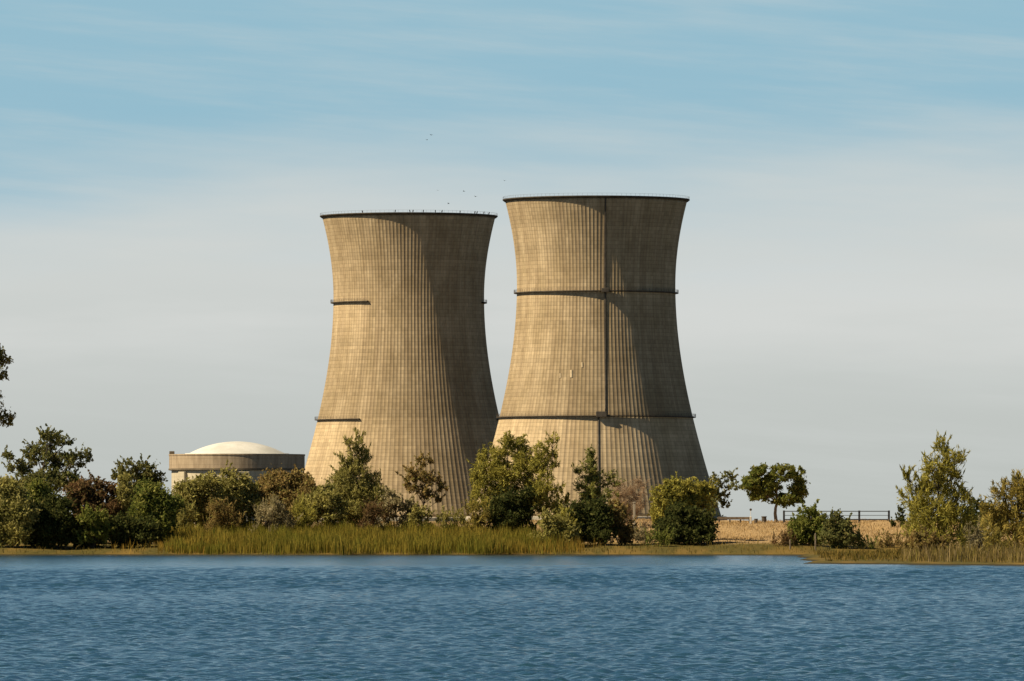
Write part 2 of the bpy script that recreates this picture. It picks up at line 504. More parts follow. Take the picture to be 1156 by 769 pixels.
def leaves(name, C, L, W, mat, parent, g, up=0.0, droop=0.0, radial=None):
    """one rhombic leaf / leaf spray at every centre C."""
    n = len(C)
    a = g.normal(size=(n, 3)); a[:, 2] += up - droop
    if radial is not None: a += radial
    a = unit(a)
    b = unit(np.cross(a, g.normal(size=(n, 3))))
    nn = np.cross(a, b)
    q_ = g.random((n, 1)); l = L*(.4+1.15*q_); w = W*(.4+1.15*q_)*(.75+.5*g.random((n, 1)))
    v = np.stack([C - a*l/2, C + b*w/2 - a*l*.05 + nn*w*.12, C + a*l/2, C - b*w/2 - a*l*.05 + nn*w*.12], 1).reshape(-1, 3)
    f = np.arange(4*n).reshape(n, 4)
    return np_mesh(name, v, f, mat, parent)

def bez(p, q, g, n=6, sag=.15):
    p = np.array(p, float); q = np.array(q, float)
    m = (p+q)/2; d = np.linalg.norm(q-p)
    m = m + g.normal(size=3)*d*.10; m[2] += d*sag
    t = np.linspace(0, 1, n)[:, None]
    return (1-t)**2*p + 2*t*(1-t)*m + t*t*q

def plant(name, cat, label, base, Y, pal, lobes, L=.34, W=.17, dens=1.0, seed=0, kind='tree', trunk=.16,
          depth=.7, group=None, bark=None, droop=0, up=0, sub=.27, fork=.35, skirt=False, radial=0, tall=1.0, spread=.62, sprig=1.0):
    g = np.random.default_rng(seed+11)
    s = Y/F
    x0 = wx(base, Y); z0 = gz(x0, Y) - .04
    T = empty(name, (x0, Y, z0)); tag(T, label, cat, group)
    bark = bark or BARK
    C = []; tips = []; RD = []
    lobes = list(lobes)
    if kind == 'bush' or skirt:              # foliage carries on down to the ground
        gy_ = HY - (z0+.1-H)/s
        for lb in list(lobes):
            px, py, rx, ry = lb[:4]
            q = py + ry*1.1
            while q < gy_ - 2:
                ry2 = max(5, min(ry, (gy_-q)))
                if g.random() < .85: lobes.append((px + g.uniform(-11, 11), q, rx*g.uniform(.45, .95), ry2*g.uniform(.7, 1)))
                q += ry2*1.2
    for lb in lobes:
        px, py, rx, ry = lb[:4]
        c = np.array([wx(px, Y)-x0, 0, wz(py, Y)-z0])
        rx, ry = rx*s, ry*s
        rd = (rx+ry)/2*1.1
        allspan = (max(l[0] for l in lobes)-min(l[0] for l in lobes))*s/2
        c[1] = g.uniform(-1, 1)*depth*max(allspan*.6, rd)
        reps = 1 if rd > 2.2*s*10 else 1
        k = max(7, int(16*(rx*ry)/.8))
        k = min(k, 80)
        d = unit(g.normal(size=(k, 3))); rad = .35+.65*g.random((k, 1))**.6
        P = c + d*rad*np.array([rx, rd, ry])
        sr = sub*min(rx, ry)*(.45+1.15*g.random(k)**1.5)
        sr = np.maximum(sr, .14)
        tips.append((c, P, rx))
        for q in range(k):
            m = int(dens*62*(sr[q]/.4)**2*(.17*.34)/(L*W)) + 5
            e = g.normal(size=(m, 3))*spread
            pts = P[q] + e*sr[q]*np.array([1.15, 1.15, .8*tall])
            C.append(pts)
            o_ = P[q]-c; o_ = o_/max(1e-6, np.linalg.norm(o_)); RD.append(np.repeat(o_[None]*radial, m, 0))
    for c, P, rx in tips:
        ns = int(min(26, 7 + rx*7))
        for q in range(ns):
            d = g.normal(size=3); d[2] = abs(d[2])*.8 + g.uniform(-.3, .5); d = d/np.linalg.norm(d)
            p0 = P[g.integers(len(P))]
            ln = g.uniform(.35, .95)*min(1.2, .55+rx*.45)*sprig
            dd = d + np.array([0, 0, .45*tall]); dd = dd/np.linalg.norm(dd)
            p0 = c + (p0-c)*.9
            m = int(9+ln*16)
            tt = g.random((m, 1))
            C.append(p0 + dd*ln*tt*1.5 + g.normal(size=(m, 3))*.055*(1.5-tt)); RD.append(np.repeat(dd[None]*max(radial, .8)*1.3, m, 0))
    C = np.concatenate(C); RD = np.concatenate(RD)
    ok = C[:, 2] > .05; C = C[ok]; RD = RD[ok]
    # wood
    mb = MB()
    if kind == 'tree':
        top = max(t_[0][2] for t_ in tips)
        cx = sum(t_[0][0] for t_ in tips)/len(tips)
        low = min(t_[0][2] for t_ in tips)
        fk = np.array([cx*.25, 0, max(.6, min(low*.9, top*fork))])
        ld = np.array([cx*.7, 0, top*.86])
        tk = bez((0, 0, -.25), fk, g, 5, 0)
        mb.tube([tuple(p) for p in tk], [trunk*(1.35-.5*i/4) for i in range(5)], 8)
        le = bez(fk, ld, g, 6, 0)
        mb.tube([tuple(p) for p in le], [trunk*(.85-.7*i/5) for i in range(6)], 6)
        for c, P, rx in tips:
            j = min(5, max(0, int(5*(c[2]*.72-fk[2])/max(.1, ld[2]-fk[2]))))
            st = le[j] if c[2] > fk[2] else fk
            br = bez(st, c, g, 6, .12)
            r0 = trunk*(.55-.06*j)
            mb.tube([tuple(p) for p in br], [max(.018, r0*(1-.8*i/5)) for i in range(6)], 5)
            for p in P[:max(3, len(P)//3)]:
                tw = bez(br[4], p, g, 4, .1)
                mb.tube([tuple(q) for q in tw], [.035, .028, .02, .012], 4)
        mb.build('trunk', bark, T, True)
        leaves('crown', C, L, W, PAL[pal], T, g, up, droop, RD)
    else:
        for c, P, rx in tips:
            st = np.array([c[0]*.08, c[1]*.08, -.15])
            br = bez(st, c, g, 6, .05)
            mb.tube([tuple(p) for p in br], [max(.015, trunk*.5*(1-.75*i/5)) for i in range(6)], 5)
            for p in P[:max(3, len(P)//3)]:
                tw = bez(br[3], p, g, 4, .1)
                mb.tube([tuple(q) for q in tw], [.03, .024, .017, .01], 4)
        mb.build('stem', bark, T, True)
        leaves('foliage', C, L, W, PAL[pal], T, g, up, droop, RD)
    return T

B = dict(kind='bush', trunk=.09, radial=.6, tall=1.2)
plant('oak_tree', 'tree', 'tall tree at the left edge of the photo, only its outermost leafy twigs showing', -70, 888, 'oak',
      [(-60,420,52,34),(-100,470,40,30),(-30,465,26,24),(-3,405,13,11),(4,426,7,5),(-6,450,9,8),(6,474,12,8),(-12,482,14,9),(-55,380,40,22)], seed=1, trunk=.4, L=.3, W=.17, dens=.8)
plant('oak_tree', 'tree', 'dark spreading oak with open ragged crown, tallest full tree left of the round building', 54, 852, 'oak',
      [(56,498,16,10),(54,491,7,6),(76,499,6,6),(40,514,17,11),(24,528,15,10),(64,519,18,11),(88,520,14,9),(102,516,7,6),(10,517,7,6),(50,543,24,14),(74,540,15,12),(30,545,12,10)], seed=2, trunk=.26, dens=.85, L=.3, W=.17)
plant('shrub', 'shrub', 'grey green bush at the left edge of the bank, under the tall tree', 14, 829, 'olive',
      [(6,562,20,20),(24,578,16,20),(8,592,22,16),(-14,575,16,24)], seed=3, **B)
plant('shrub', 'shrub', 'yellow green bush in front of the foot of the dark oak', 40, 836, 'green',
      [(40,556,15,13),(34,572,13,16),(52,560,9,10)], seed=4, **B)
plant('shrub', 'shrub', 'black green bush below the dark oak, darkest clump on the left bank', 50, 831, 'dark',
      [(38,590,22,20),(62,582,18,24),(48,603,26,11),(70,600,12,12)], seed=5, dens=1.2, **B)
plant('shrub', 'shrub', 'reddish brown shrub between the dark oak and the dark round-crowned tree', 103, 843, 'rust',
      [(100,552,20,13),(117,559,13,13),(86,563,13,12),(104,574,22,13)], seed=6, **B)
plant('oak_tree', 'tree', 'small dark tree with a broken rounded crown just left of the round building', 156, 864, 'oak',
      [(146,529,14,7),(163,531,16,9),(178,539,8,8),(150,544,15,11),(169,548,13,10),(134,538,9,7),(155,562,12,10)], seed=7, trunk=.18, L=.3, W=.17)
plant('shrub', 'shrub', 'yellowish upright shrub against the left side of the small dark tree', 138, 844, 'olive',
      [(138,545,10,12),(140,560,12,13),(136,576,13,13)], seed=8, **B)
plant('shrub', 'shrub', 'small bright yellow green clump low among the dark bushes of the left bank', 106, 831, 'green',
      [(104,584,17,10),(112,596,15,10)], seed=9, **B)
plant('shrub', 'shrub', 'low dark bush along the waterline right below the reddish brown shrub', 110, 833, 'dark',
      [(92,600,18,13),(120,599,20,14),(82,598,12,13),(106,606,18,8)], seed=10, dens=1.1, **B)
plant('shrub', 'shrub', 'low dark bush at the left end of the reed bed, below the small dark tree', 155, 834, 'dark',
      [(146,599,16,14),(165,600,16,14),(176,606,9,9),(138,604,10,9)], seed=11, dens=1.1, **B)
plant('shrub', 'shrub', 'mid green rounded bush at the left end of the reed bed', 178, 838, 'green',
      [(172,561,18,15),(188,574,17,17),(160,578,14,16),(180,592,20,13)], seed=12, **B)
plant('shrub', 'shrub', 'olive bush in front of the left half of the round building', 226, 858, 'olive',
      [(214,553,16,13),(236,548,18,12),(225,568,24,15),(205,572,13,17),(246,570,12,16)], seed=13, **B)
plant('shrub', 'shrub', 'olive brown bush in front of the right half of the round building', 270, 861, 'olive',
      [(262,543,16,12),(280,556,16,14),(262,564,20,15),(288,573,12,12),(252,556,9,10)], seed=14, **B)
plant('shrub', 'shrub', 'brown twiggy bush between the round building and the left cooling tower', 324, 862, 'brown',
      [(310,548,18,15),(334,543,18,12),(350,557,14,14),(322,568,28,14),(298,566,10,12)], seed=15, **B)
plant('shrub', 'shrub', 'dull green low bush at the left foot of the two-tipped tree', 362, 856, 'olive',
      [(352,572,16,12),(368,562,14,14),(380,574,14,10)], seed=16, **B)
plant('willow_tree', 'tree', 'pointed bushy tree with two tips before the left side of the left tower', 404, 862, 'olive',
      [(405,495,5,8),(394,500,5,7),(402,509,9,9),(413,515,8,8),(386,521,6,6),(401,524,15,10),(400,539,21,12),(420,545,11,11),(382,548,13,12),(400,557,28,13),(424,564,14,12),(395,572,22,12)], seed=17, skirt=True, radial=1.0, tall=1.4, sub=.24, trunk=.14, L=.40, W=.09, up=.8, dens=.75)
plant('young_tree', 'tree', 'small orange tinged tree with bare lower trunk before the left cooling tower', 476, 862, 'brown',
      [(478,522,9,7),(472,535,13,9),(488,543,12,7),(464,547,13,8),(500,552,7,6),(481,556,12,8),(494,565,5,3)], seed=18, trunk=.10, L=.3, W=.16, dens=.8)
plant('shrub', 'shrub', 'pale greyish low shrub between the two-tipped tree and the small orange tinged tree', 450, 858, 'pale',
      [(446,566,12,11),(462,574,10,8),(434,573,9,9)], seed=19, dens=.7, **B)
plant('shrub', 'shrub', 'low olive shrub at the foot of the small orange tinged tree', 490, 856, 'olive',
      [(478,580,10,6),(468,578,9,7)], seed=20, dens=.9, **B)
plant('willow_tree', 'tree', 'broad yellow green tree between the two cooling towers', 574, 856, 'yellow',
      [(574,500,13,9),(588,503,9,9),(560,515,16,12),(590,516,13,12),(600,527,13,11),(549,534,16,12),(574,534,22,15),(544,553,13,13),(600,546,15,13),(570,555,18,12),(536,570,7,12),(552,572,12,12),(543,520,6,5),(536,538,7,6),(612,520,8,4),(606,560,12,14),(580,575,16,10)], seed=21, radial=1.0, tall=1.4, sub=.24, trunk=.2, L=.44, W=.10, dens=.8)
plant('shrub', 'shrub', 'dark bush under the broad yellow green tree between the cooling towers', 578, 850, 'dark',
      [(575,569,22,14),(594,563,11,13),(560,578,15,9),(590,579,15,9)], seed=22, dens=1.1, **B)
plant('willow_tree', 'tree', 'loose yellow tree with sideways sprays, right of the broad tree and left of the conifer', 616, 851, 'yellow',
      [(622,499,9,4),(611,510,10,9),(626,514,7,3),(607,526,11,10),(624,526,8,3),(616,542,11,6),(609,556,14,12),(627,556,12,6),(618,572,14,11),(630,580,9,10),(636,566,9,3),(598,574,9,12)], seed=23, radial=1.0, tall=1.4, sub=.24, trunk=.13, L=.44, W=.09, dens=.75)
plant('shrub', 'shrub', 'low olive bush at the right end of the reed bed', 634, 834, 'olive',
      [(620,588,14,9),(634,597,14,11),(646,606,12,8)], seed=24, **B)
plant('conifer_tree', 'tree', 'dark green conifer with flat tiers of branches before the right cooling tower', 667, 852, 'conifer',
      [(667,512,3,5),(667,521,7,3.5),(666,530,11,4),(652,533,8,2.2),(668,540,13,4.5),(684,540,12,2.4),(667,550,16,5),(690,548,13,2.4),(653,551,9,3),(668,561,18,6),(692,560,10,3),(666,573,22,8),(667,518,3,7),(667,532,6,8),(667,546,8,9),(667,560,11,9),(667,572,14,9)], seed=25, radial=1.0, trunk=.13, L=.34, W=.09, depth=.45, droop=.2)
plant('shrub', 'shrub', 'dark bush at the foot of the conifer', 662, 838, 'dark',
      [(648,579,14,13),(673,584,17,17),(654,597,18,13),(678,601,20,11)], seed=26, dens=1.1, **B)
plant('shrub', 'shrub', 'olive brown bush right of the conifer, below the pale post', 700, 840, 'brown',
      [(696,576,10,11),(700,592,15,12),(712,602,11,9)], seed=27, **B)
plant('bare_shrub', 'shrub', 'bare pinkish twiggy shrub behind the pale post before the right cooling tower', 712, 880, 'twig',
      [(704,556,13,13),(722,558,10,16),(712,573,15,10)], seed=28, dens=.35, L=.5, W=.04, bark=TAN_BARK, kind='bush', trunk=.07)
plant('round_bush', 'bush', 'large round bush with golden top at the right foot of the right cooling tower', 772, 846, 'yellow',
      [(764,552,20,11),(784,549,13,9),(750,564,15,13),(774,566,23,14),(797,559,11,13),(744,582,9,12)], seed=29, kind='bush', trunk=.12, dens=1.1)
plant('round_bush', 'bush', 'dark green bush in front of the large golden-topped bush', 774, 838, 'dark',
      [(770,582,22,13),(756,598,20,14),(788,594,19,17),(772,606,26,9),(800,604,9,9)], seed=30, kind='bush', trunk=.1, dens=1.1)
plant('young_tree', 'tree', 'thin open branched tree leaning out right of the large golden-topped bush', 800, 856, 'oak',
      [(822,539,8,6),(808,547,8,9),(826,550,7,5),(815,560,9,7),(818,571,6,4),(802,570,8,10)], seed=31, trunk=.09, L=.3, W=.16, dens=.75)
plant('oak_tree', 'tree', 'round crowned tree with a short bare trunk standing alone on the dry hill', 878, 905, 'green',
      [(860,534,15,8),(884,533,17,8),(901,534,9,7),(848,546,12,9),(866,550,16,10),(903,552,11,11),(888,564,17,8),(860,561,13,8),(874,541,14,8),(900,563,9,8),(852,555,10,9)], seed=32, trunk=.17, L=.32, W=.18, dens=1.9, depth=.35, sprig=.5, fork=.42, bark=TAN_BARK)
plant('shrub', 'shrub', 'bright green shore bush in front of the rail fence, left one of the pair', 914, 832, 'green',
      [(913,585,13,12),(904,598,13,13),(925,597,14,15),(917,577,6,6),(896,607,7,7)], seed=33, dens=1.1, **B)
plant('shrub', 'shrub', 'darker shore bush reaching the waterline in front of the fence, right one of the pair', 948, 828, 'oak',
      [(944,591,12,12),(956,602,11,14),(938,607,13,11),(949,616,13,8)], seed=34, dens=1.1, **B)
plant('willow_tree', 'tree', 'tall feathery yellow green tree on the grassy spit, right of the dry hill', 1060, 668, 'yellow',
      [(1063,507,13,8),(1074,519,13,11),(1052,529,16,13),(1074,538,13,11),(1026,540,9,6),(1060,550,25,15),(1034,562,15,15),(1085,558,12,14),(1055,578,30,16),(1082,586,18,16),(1038,592,17,15),(1065,606,28,12)], seed=35, radial=1.2, tall=1.9, sub=.24, trunk=.15, L=.46, W=.085, up=.8, dens=.75)
plant('willow_tree', 'tree', 'golden bushy tree at the right edge of the photo on the spit', 1146, 652, 'gold',
      [(1146,543,10,8),(1131,555,12,11),(1156,556,17,14),(1119,574,13,11),(1145,576,24,16),(1176,566,18,22),(1124,597,18,16),(1156,601,22,16),(1180,600,18,20)], seed=36, radial=1.2, tall=1.9, sub=.24, trunk=.14, L=.46, W=.085, up=.8, dens=.75)
plant('shrub', 'shrub', 'dark bush in the gap between the two golden trees on the spit', 1102, 720, 'dark',
      [(1091,577,9,8),(1107,575,10,6),(1100,590,17,11),(1115,585,12,10)], seed=37, **B)
plant('shrub', 'shrub', 'narrow dark shrub on the hill crest at the left edge of the feathery spit tree', 1016, 890, 'dark',
      [(1016,580,4,7),(1018,587,5,5)], seed=38, L=.25, W=.13, **B)
plant('shrub', 'shrub', 'low rust coloured shrub at the waterline below the feathery spit tree', 1042, 640, 'brown',
      [(1040,612,16,11),(1058,617,14,9),(1028,618,9,8)], seed=39, **B)

W_ = dict(kind='bush', trunk=.06, radial=.9, tall=1.9, L=.36, W=.08, dens=.65, up=.7, sprig=1.3)
plant('brush', 'brush', 'thin olive brush behind the reeds at their left end, right of the mid green bush', 206, 852, 'olive', [(200,575,8,14),(212,580,9,12),(204,592,10,10)], seed=51, **W_)
plant('brush', 'brush', 'brown brush behind the reeds below the middle of the round building', 250, 852, 'brown', [(244,578,10,10),(256,582,10,9),(250,588,14,8)], seed=52, **W_)
plant('brush', 'brush', 'straw coloured brush behind the reeds below the brown twiggy bush', 306, 850, 'pale', [(298,580,9,9),(310,576,10,12),(318,584,10,8)], seed=53, **W_)
plant('brush', 'brush', 'yellowish brush behind the reeds at the left edge of the left cooling tower', 344, 852, 'yellow', [(338,576,9,11),(350,582,10,9)], seed=54, **W_)
plant('brush', 'brush', 'low rust brown brush under the right side of the two-tipped tree', 424, 853, 'rust', [(418,578,10,9),(430,580,9,8)], seed=55, **W_)
plant('brush', 'brush', 'low olive brush in front of the light foot of the left cooling tower', 512, 856, 'olive', [(506,585,7,4),(516,586,8,4)], seed=56, **W_)
plant('brush', 'brush', 'golden brush at the left foot of the broad yellow green tree', 540, 848, 'gold', [(534,577,7,9),(544,582,10,8)], seed=57, **W_)
plant('brush', 'brush', 'yellow brush between the low olive bush and the dark foot of the conifer', 640, 836, 'yellow', [(636,584,9,12),(644,596,10,10),(632,606,10,8)], seed=58, **W_)
plant('brush', 'brush', 'dry straw brush at the right foot of the brown bush near the pale post', 726, 838, 'pale', [(722,606,8,8),(732,610,9,6)], seed=59, **W_)
plant('brush', 'brush', 'green brush at the waterline left of the big golden-topped bush', 742, 833, 'green', [(738,608,9,8),(748,612,9,6)], seed=60, **W_)
plant('brush', 'brush', 'rust coloured brush around the shorter wooden stake', 886, 830, 'rust', [(880,614,9,6),(890,611,8,8)], seed=62, **W_)
plant('brush', 'brush', 'green brush right of the darker shore bush, below the fence', 974, 828, 'green', [(968,613,9,8),(980,616,11,6)], seed=63, **W_)
plant('brush', 'brush', 'brown brush on the bank left of the feathery spit tree', 1004, 832, 'brown', [(996,615,10,5),(1008,613,11,7)], seed=64, **W_)
plant('brush', 'brush', 'tan brush on the spit between the two golden trees', 1104, 640, 'pale', [(1098,608,9,14),(1110,612,10,12),(1104,620,12,8)], seed=65, **W_)
plant('brush', 'brush', 'golden brush under the left side of the golden tree at the right edge', 1128, 632, 'gold', [(1122,614,10,10),(1134,618,11,8)], seed=67, **W_)

# ------------------------------------------------------------------ reeds and grasses
def blades(name, n, xr, yr, hr, w, mat, label, cat, seed, keep=None, lean=.22):
    g = np.random.default_rng(seed)
    x = g.uniform(*xr, n); y = g.uniform(*yr, n)
    z = ground(x, y)
    ok = z > .03
    if keep is not None: ok &= keep(x, y, z, g)
    x, y, z = x[ok], y[ok], z[ok]; n = len(x)
    h = g.uniform(*hr, n)*(.8+.25*np.sin(x*.5+y*.21)*np.sin(x*.17+1)+.25*np.sin(x*1.7+y*.6)*np.sin(x*.83-y*.4))
    a = g.uniform(0, math.pi, n); ww = w*g.uniform(.6, 1.4, n)
    dx, dy = np.cos(a)*ww/2, np.sin(a)*ww/2
    lx_, ly_ = g.normal(size=n)*lean*h, g.normal(size=n)*lean*h
    b0 = np.stack([x-dx, y-dy, z-.05], -1); b1 = np.stack([x+dx, y+dy, z-.05], -1)
    m1 = np.stack([x+dx*.9+lx_*.35, y+dy*.9+ly_*.35, z+h*.6], -1); m0 = np.stack([x-dx*.9+lx_*.35, y-dy*.9+ly_*.35, z+h*.6], -1)
    tp = np.stack([x+lx_, y+ly_, z+h], -1)
    tq = tp + np.stack([dx*.25, dy*.25, 0*h], -1)
    v = np.stack([b0, b1, m1, m0, tp, tq], 1).reshape(-1, 3)
    i = np.arange(n)[:, None]*6
    f = np.concatenate([i+np.array([[0,1,2,3]]), i+np.array([[3,2,5,4]])], 1).reshape(-1, 4)
    o = np_mesh(name, v, f, mat)
    return tag(o, label, cat, kind='stuff')

REED = leaf_mat('reed_leaves', (.165,.16,.024), (.30,.22,.042), (.10,.115,.02), .10, .3)
REED2 = leaf_mat('tan_reed_leaves', (.24,.17,.07), (.18,.15,.035), (.36,.27,.14), .3, .3)
GRASS = leaf_mat('bank_grass', (.10,.09,.022), (.25,.165,.045), (.06,.06,.018), .35, .25)
DRYG = leaf_mat('dry_hill_grass', (.40,.275,.13), (.48,.34,.17), (.33,.23,.11), .3, .2)

def reed_keep(x, y, z, g):
    d = y - shore_y(x)
    px = 578 + F*x/y
    left = 184 + 26*g.random(len(x))
    right = 585 + 75*g.random(len(x))**1.3 - .9*d
    return (d > .2+2.6*(.5+.5*np.sin(x*1.3)*np.sin(x*.47+1))*g.random(len(x))) & (px > left) & (px < right)
blades('reeds', 52000, (-43, 8), (814, 866), (1.2, 2.1), .055, REED, 'dense bed of green and amber reeds along the far shore below the cooling towers', 'reeds', 61, reed_keep, .12)
blades('spit_reeds', 13000, (31, 52), (560, 680), (.35, 1.5), .05, REED2, 'tan reed stalks on the grassy spit around the golden trees', 'reeds', 62,
       lambda x, y, z, g: (578+F*x/y > 1018) & (y > 603-(x-24)*2.6+7) & (np.sin(x*1.9+y*.35)*np.sin(x*.8-y*.22)+.5*np.sin(x*4.1) > g.uniform(-.9, .5, len(x))), .2)
AMBER = leaf_mat('amber_grass', (.34,.20,.04), (.24,.17,.03), (.16,.14,.03), .2, .3)
blades('amber_grass', 14000, (-44, 10), (816, 858), (.7, 1.5), .05, AMBER, 'patches of amber grass at both ends of the green reed bed', 'grass', 66,
       lambda x, y, z, g: (y-shore_y(x) > .5) & (((578+F*x/y > 545) & (578+F*x/y < 662-.6*(y-shore_y(x)))) | ((578+F*x/y > 178) & (578+F*x/y < 232)) | (g.random(len(x)) < .10)), .22)
blades('bank_grass', 60000, (-72, 72), (560, 850), (.12, .62), .05, GRASS, 'low green and straw grass edging the water', 'grass', 63,
       lambda x, y, z, g: ((y-shore_y(x) > .4) & (y-shore_y(x) < 26)) | ((y-shore_y(x) < 0) & (z > .20)), .3)
blades('dry_grass', 50000, (-20, 62), (838, 925), (.12, .34), .045, DRYG, 'short dry straw grass over the low hill', 'grass', 64,
       lambda x, y, z, g: z > 1.5, .35)

# ------------------------------------------------------------------ small man-made things
FENCE = simple('dark_painted_rail', (.030,.032,.036), (.055,.055,.058), 2, .6)
def at(px, Y): return wx(px, Y), Y, gz(wx(px, Y), Y)
YF = 903.
x0, _, z0 = at(885, YF)
fx = [wx(p, YF) for p in (885, 914, 942, 970, 1003.5)]
FE = empty('rail_fence', (x0, YF, z0)); tag(FE, 'dark post and rail fence on the crest of the dry hill', 'fence')
zf = [gz(x, YF)-z0 for x in fx]
top = max(max(zf), 0)+1.22
for i, (x, dz) in enumerate(zip(fx, zf)):
    w = .24 if i in (0, 3, 4) else .12
    MB().box((x-x0, 0, (dz-.2+top+.04)/2), (w, w, top+.04-dz+.2), 0, .02).build('post', FENCE, FE)
for q, h in ((top-.06, .10), (top-.55, .06), (top-1.05, .13)):
    for a, b in zip(fx, fx[1:]):
        MB().box(((a+b)/2-x0, -.14, q), (b-a-.01, .06, h), 0, .01).build('rail', FENCE, FE)

WOOD = simple('weathered_timber', (.15,.115,.08), (.24,.19,.135), 2.5)
WHITE = simple('white_post_paint', (.62,.58,.50), (.78,.75,.68), 2)
YG = 906.
x0, _, z0 = at(812, YG)
GR = empty('guard_rail', (x0, YG, z0)); tag(GR, 'low weathered guard rail on the hill crest left of the round crowned tree', 'guard rail')
gx_ = [wx(p, YG) for p in (812, 824, 836, 846)]
for x in gx_:
    MB().box((x-x0, 0, gz(x, YG)-z0+.28), (.16, .16, .9), 0, .015).build('post', DARK_STEEL, GR)
MB().box(((gx_[0]+gx_[-1])/2-x0, -.13, .52), (gx_[-1]-gx_[0]+.5, .08, .32), 0, .02).build('rail', WOOD, GR)
x, y, z = at(847.5, 897)
MP = empty('marker_post', (x, y, z)); tag(MP, 'short white marker post with a small dark disc on a stem, on the hill crest', 'marker post')
MB().box((0, 0, .40), (.24, .20, 1.0), 0, .03).build('post', WHITE, MP)
MB().tube([(0, 0, .9), (0, 0, 1.62)], .03).build('stem', WHITE, MP)
MB().tube([(0, -.03, 1.72), (0, .03, 1.72)], .15, 14).build('disc', DARK_STEEL, MP)
for i, (p, lab) in enumerate(((853.5, 'smaller dark litter barrel just right of the white marker post'), (862.5, 'larger dark litter barrel nearer the lone round crowned tree'))):
    x, y, z = at(p, 903)
    Bn = empty('litter_barrel', (x, y, z)); tag(Bn, lab, 'barrel', 'barrels on the hill crest')
    k = .62 if i == 0 else .85
    MB().lathe([(0, -.02), (.30*k, -.02), (.34*k, .12), (.32*k, .35*k), (.35*k, .5*k), (.33*k, .8*k), (.36*k, .92*k), (.28*k, .92*k), (.26*k, .5*k), (0, .5*k)], 20).build('body', DARK_STEEL, Bn)
    MB().lathe([(.365*k, .88*k), (.41*k, .91*k), (.39*k, .98*k), (.30*k, 1.0*k), (.30*k, .93*k), (.365*k, .88*k)], 20).build('lid_ring', DARK_STEEL, Bn)

x, y, z = at(716, 858)
PP = empty('pale_post', (x, y, z)); tag(PP, 'pale square post with a chamfered cap in front of the right cooling tower', 'post')
hp = wz(567, 858)-z
MB().box((0, 0, hp/2-.1), (.27, .27, hp), 0, .02).build('shaft', PALE_CONC, PP)
MB().box((0, 0, hp-.04), (.36, .36, .12), 0, .04).build('cap', PALE_CONC, PP)
for p, tpy, lab in ((892, 609, 'shorter wooden stake at the waterline, left of the bright green shore bush'), (920.5, 602, 'taller wooden stake in front of the bright green shore bush')):
    x, y, z = at(p, 822.5)
    h = wz(tpy, y)-z
    o = MB().tube([(0, 0, -.4), (.02, 0, h*.5), (.0, .02, h-.1), (0, .02, h)], [.10, .095, .09, .05], 9).build('wooden_stake', WOOD)
    o.location = (x, y, z)
    tag(o, lab, 'stake', 'stakes at the waterline')

# ------------------------------------------------------------------ birds
BIRD = simple('black_feathers', (.018,.017,.018), (.035,.032,.032), 6)
def bird_mesh(flap, span=1.7):
    b = MB()
    b.tube([(0, -.42, .03), (0, -.30, .05), (0, -.12, .02), (0, .15, 0), (0, .35, 0), (0, .55, .01)], [.02, .06, .12, .11, .05, .09], 8)
    for s in (-1, 1):
        p = [(s*.05, -.12, .04), (s*.05, .16, .04), (s*span*.25, .14, .04+flap*.5), (s*span*.25, -.20, .04+flap*.5), (s*span*.5, .10, .04+flap*.8), (s*span*.5, -.06, .04+flap*.8)]
        top = [b.bm.verts.new(q) for q in p]; bot = [b.bm.verts.new((q[0], q[1], q[2]-.03)) for q in p]
        for q in ((0, 1, 2, 3), (3, 2, 4, 5)):
            b.bm.faces.new([top[i] for i in q]); b.bm.faces.new([bot[i] for i in q[::-1]])
        for e in ((0, 1), (1, 2), (2, 4), (4, 5), (5, 3), (3, 0)):
            b.bm.faces.new((top[e[0]], bot[e[0]], bot[e[1]], top[e[1]]))
    return b
def perched_mesh():
    b = MB()
    b.tube([(0, .30, .08), (0, .16, .22), (0, .02, .45), (0, -.06, .68), (0, -.10, .80), (0, -.2, .84)], [.05, .13, .19, .13, .09, .02], 9)
    b.tube([(.06, 0, -.02), (.06, .02, .28)], .025, 5); b.tube([(-.06, 0, -.02), (-.06, .02, .28)], .025, 5)
    return b
fly = [(487, 152.5, .35, 'highest black bird in the sky, far above the left cooling tower'),
       (482, 158, .1, 'faint black bird just below and left of the highest bird'),
       (569.5, 204, .5, 'black bird flying just off the left corner of the right tower rim'),
       (523.5, 216, .4, 'black bird flying between the two towers, well above the left rim'),
       (494.5, 215, .15, 'small black bird above the middle of the left tower rim'),
       (506.5, 230, .55, 'black bird flying lowest, skimming the left tower rim'),
       (537, 222, .1, 'black bird above the right part of the left tower rim')]
fo = bird_mesh(.3).build('flying_bird', BIRD)
for i, (px, py, fl, lab) in enumerate(fly):
    o = fo if i == 0 else put(fo.copy())
    D = DL-60+i*9
    o.location = (wx(px, D), D, wz(py, D)); o.rotation_euler = (R(8*math.sin(i*2)), R(28*math.sin(i*3.1)), R(40+77*i))
    k = .75 if i in (1, 4) else 1.0
    o.scale = (k, k, k)
    tag(o, lab, 'bird', 'black birds in flight')
po = perched_mesh().build('perched_bird', BIRD)
first = True
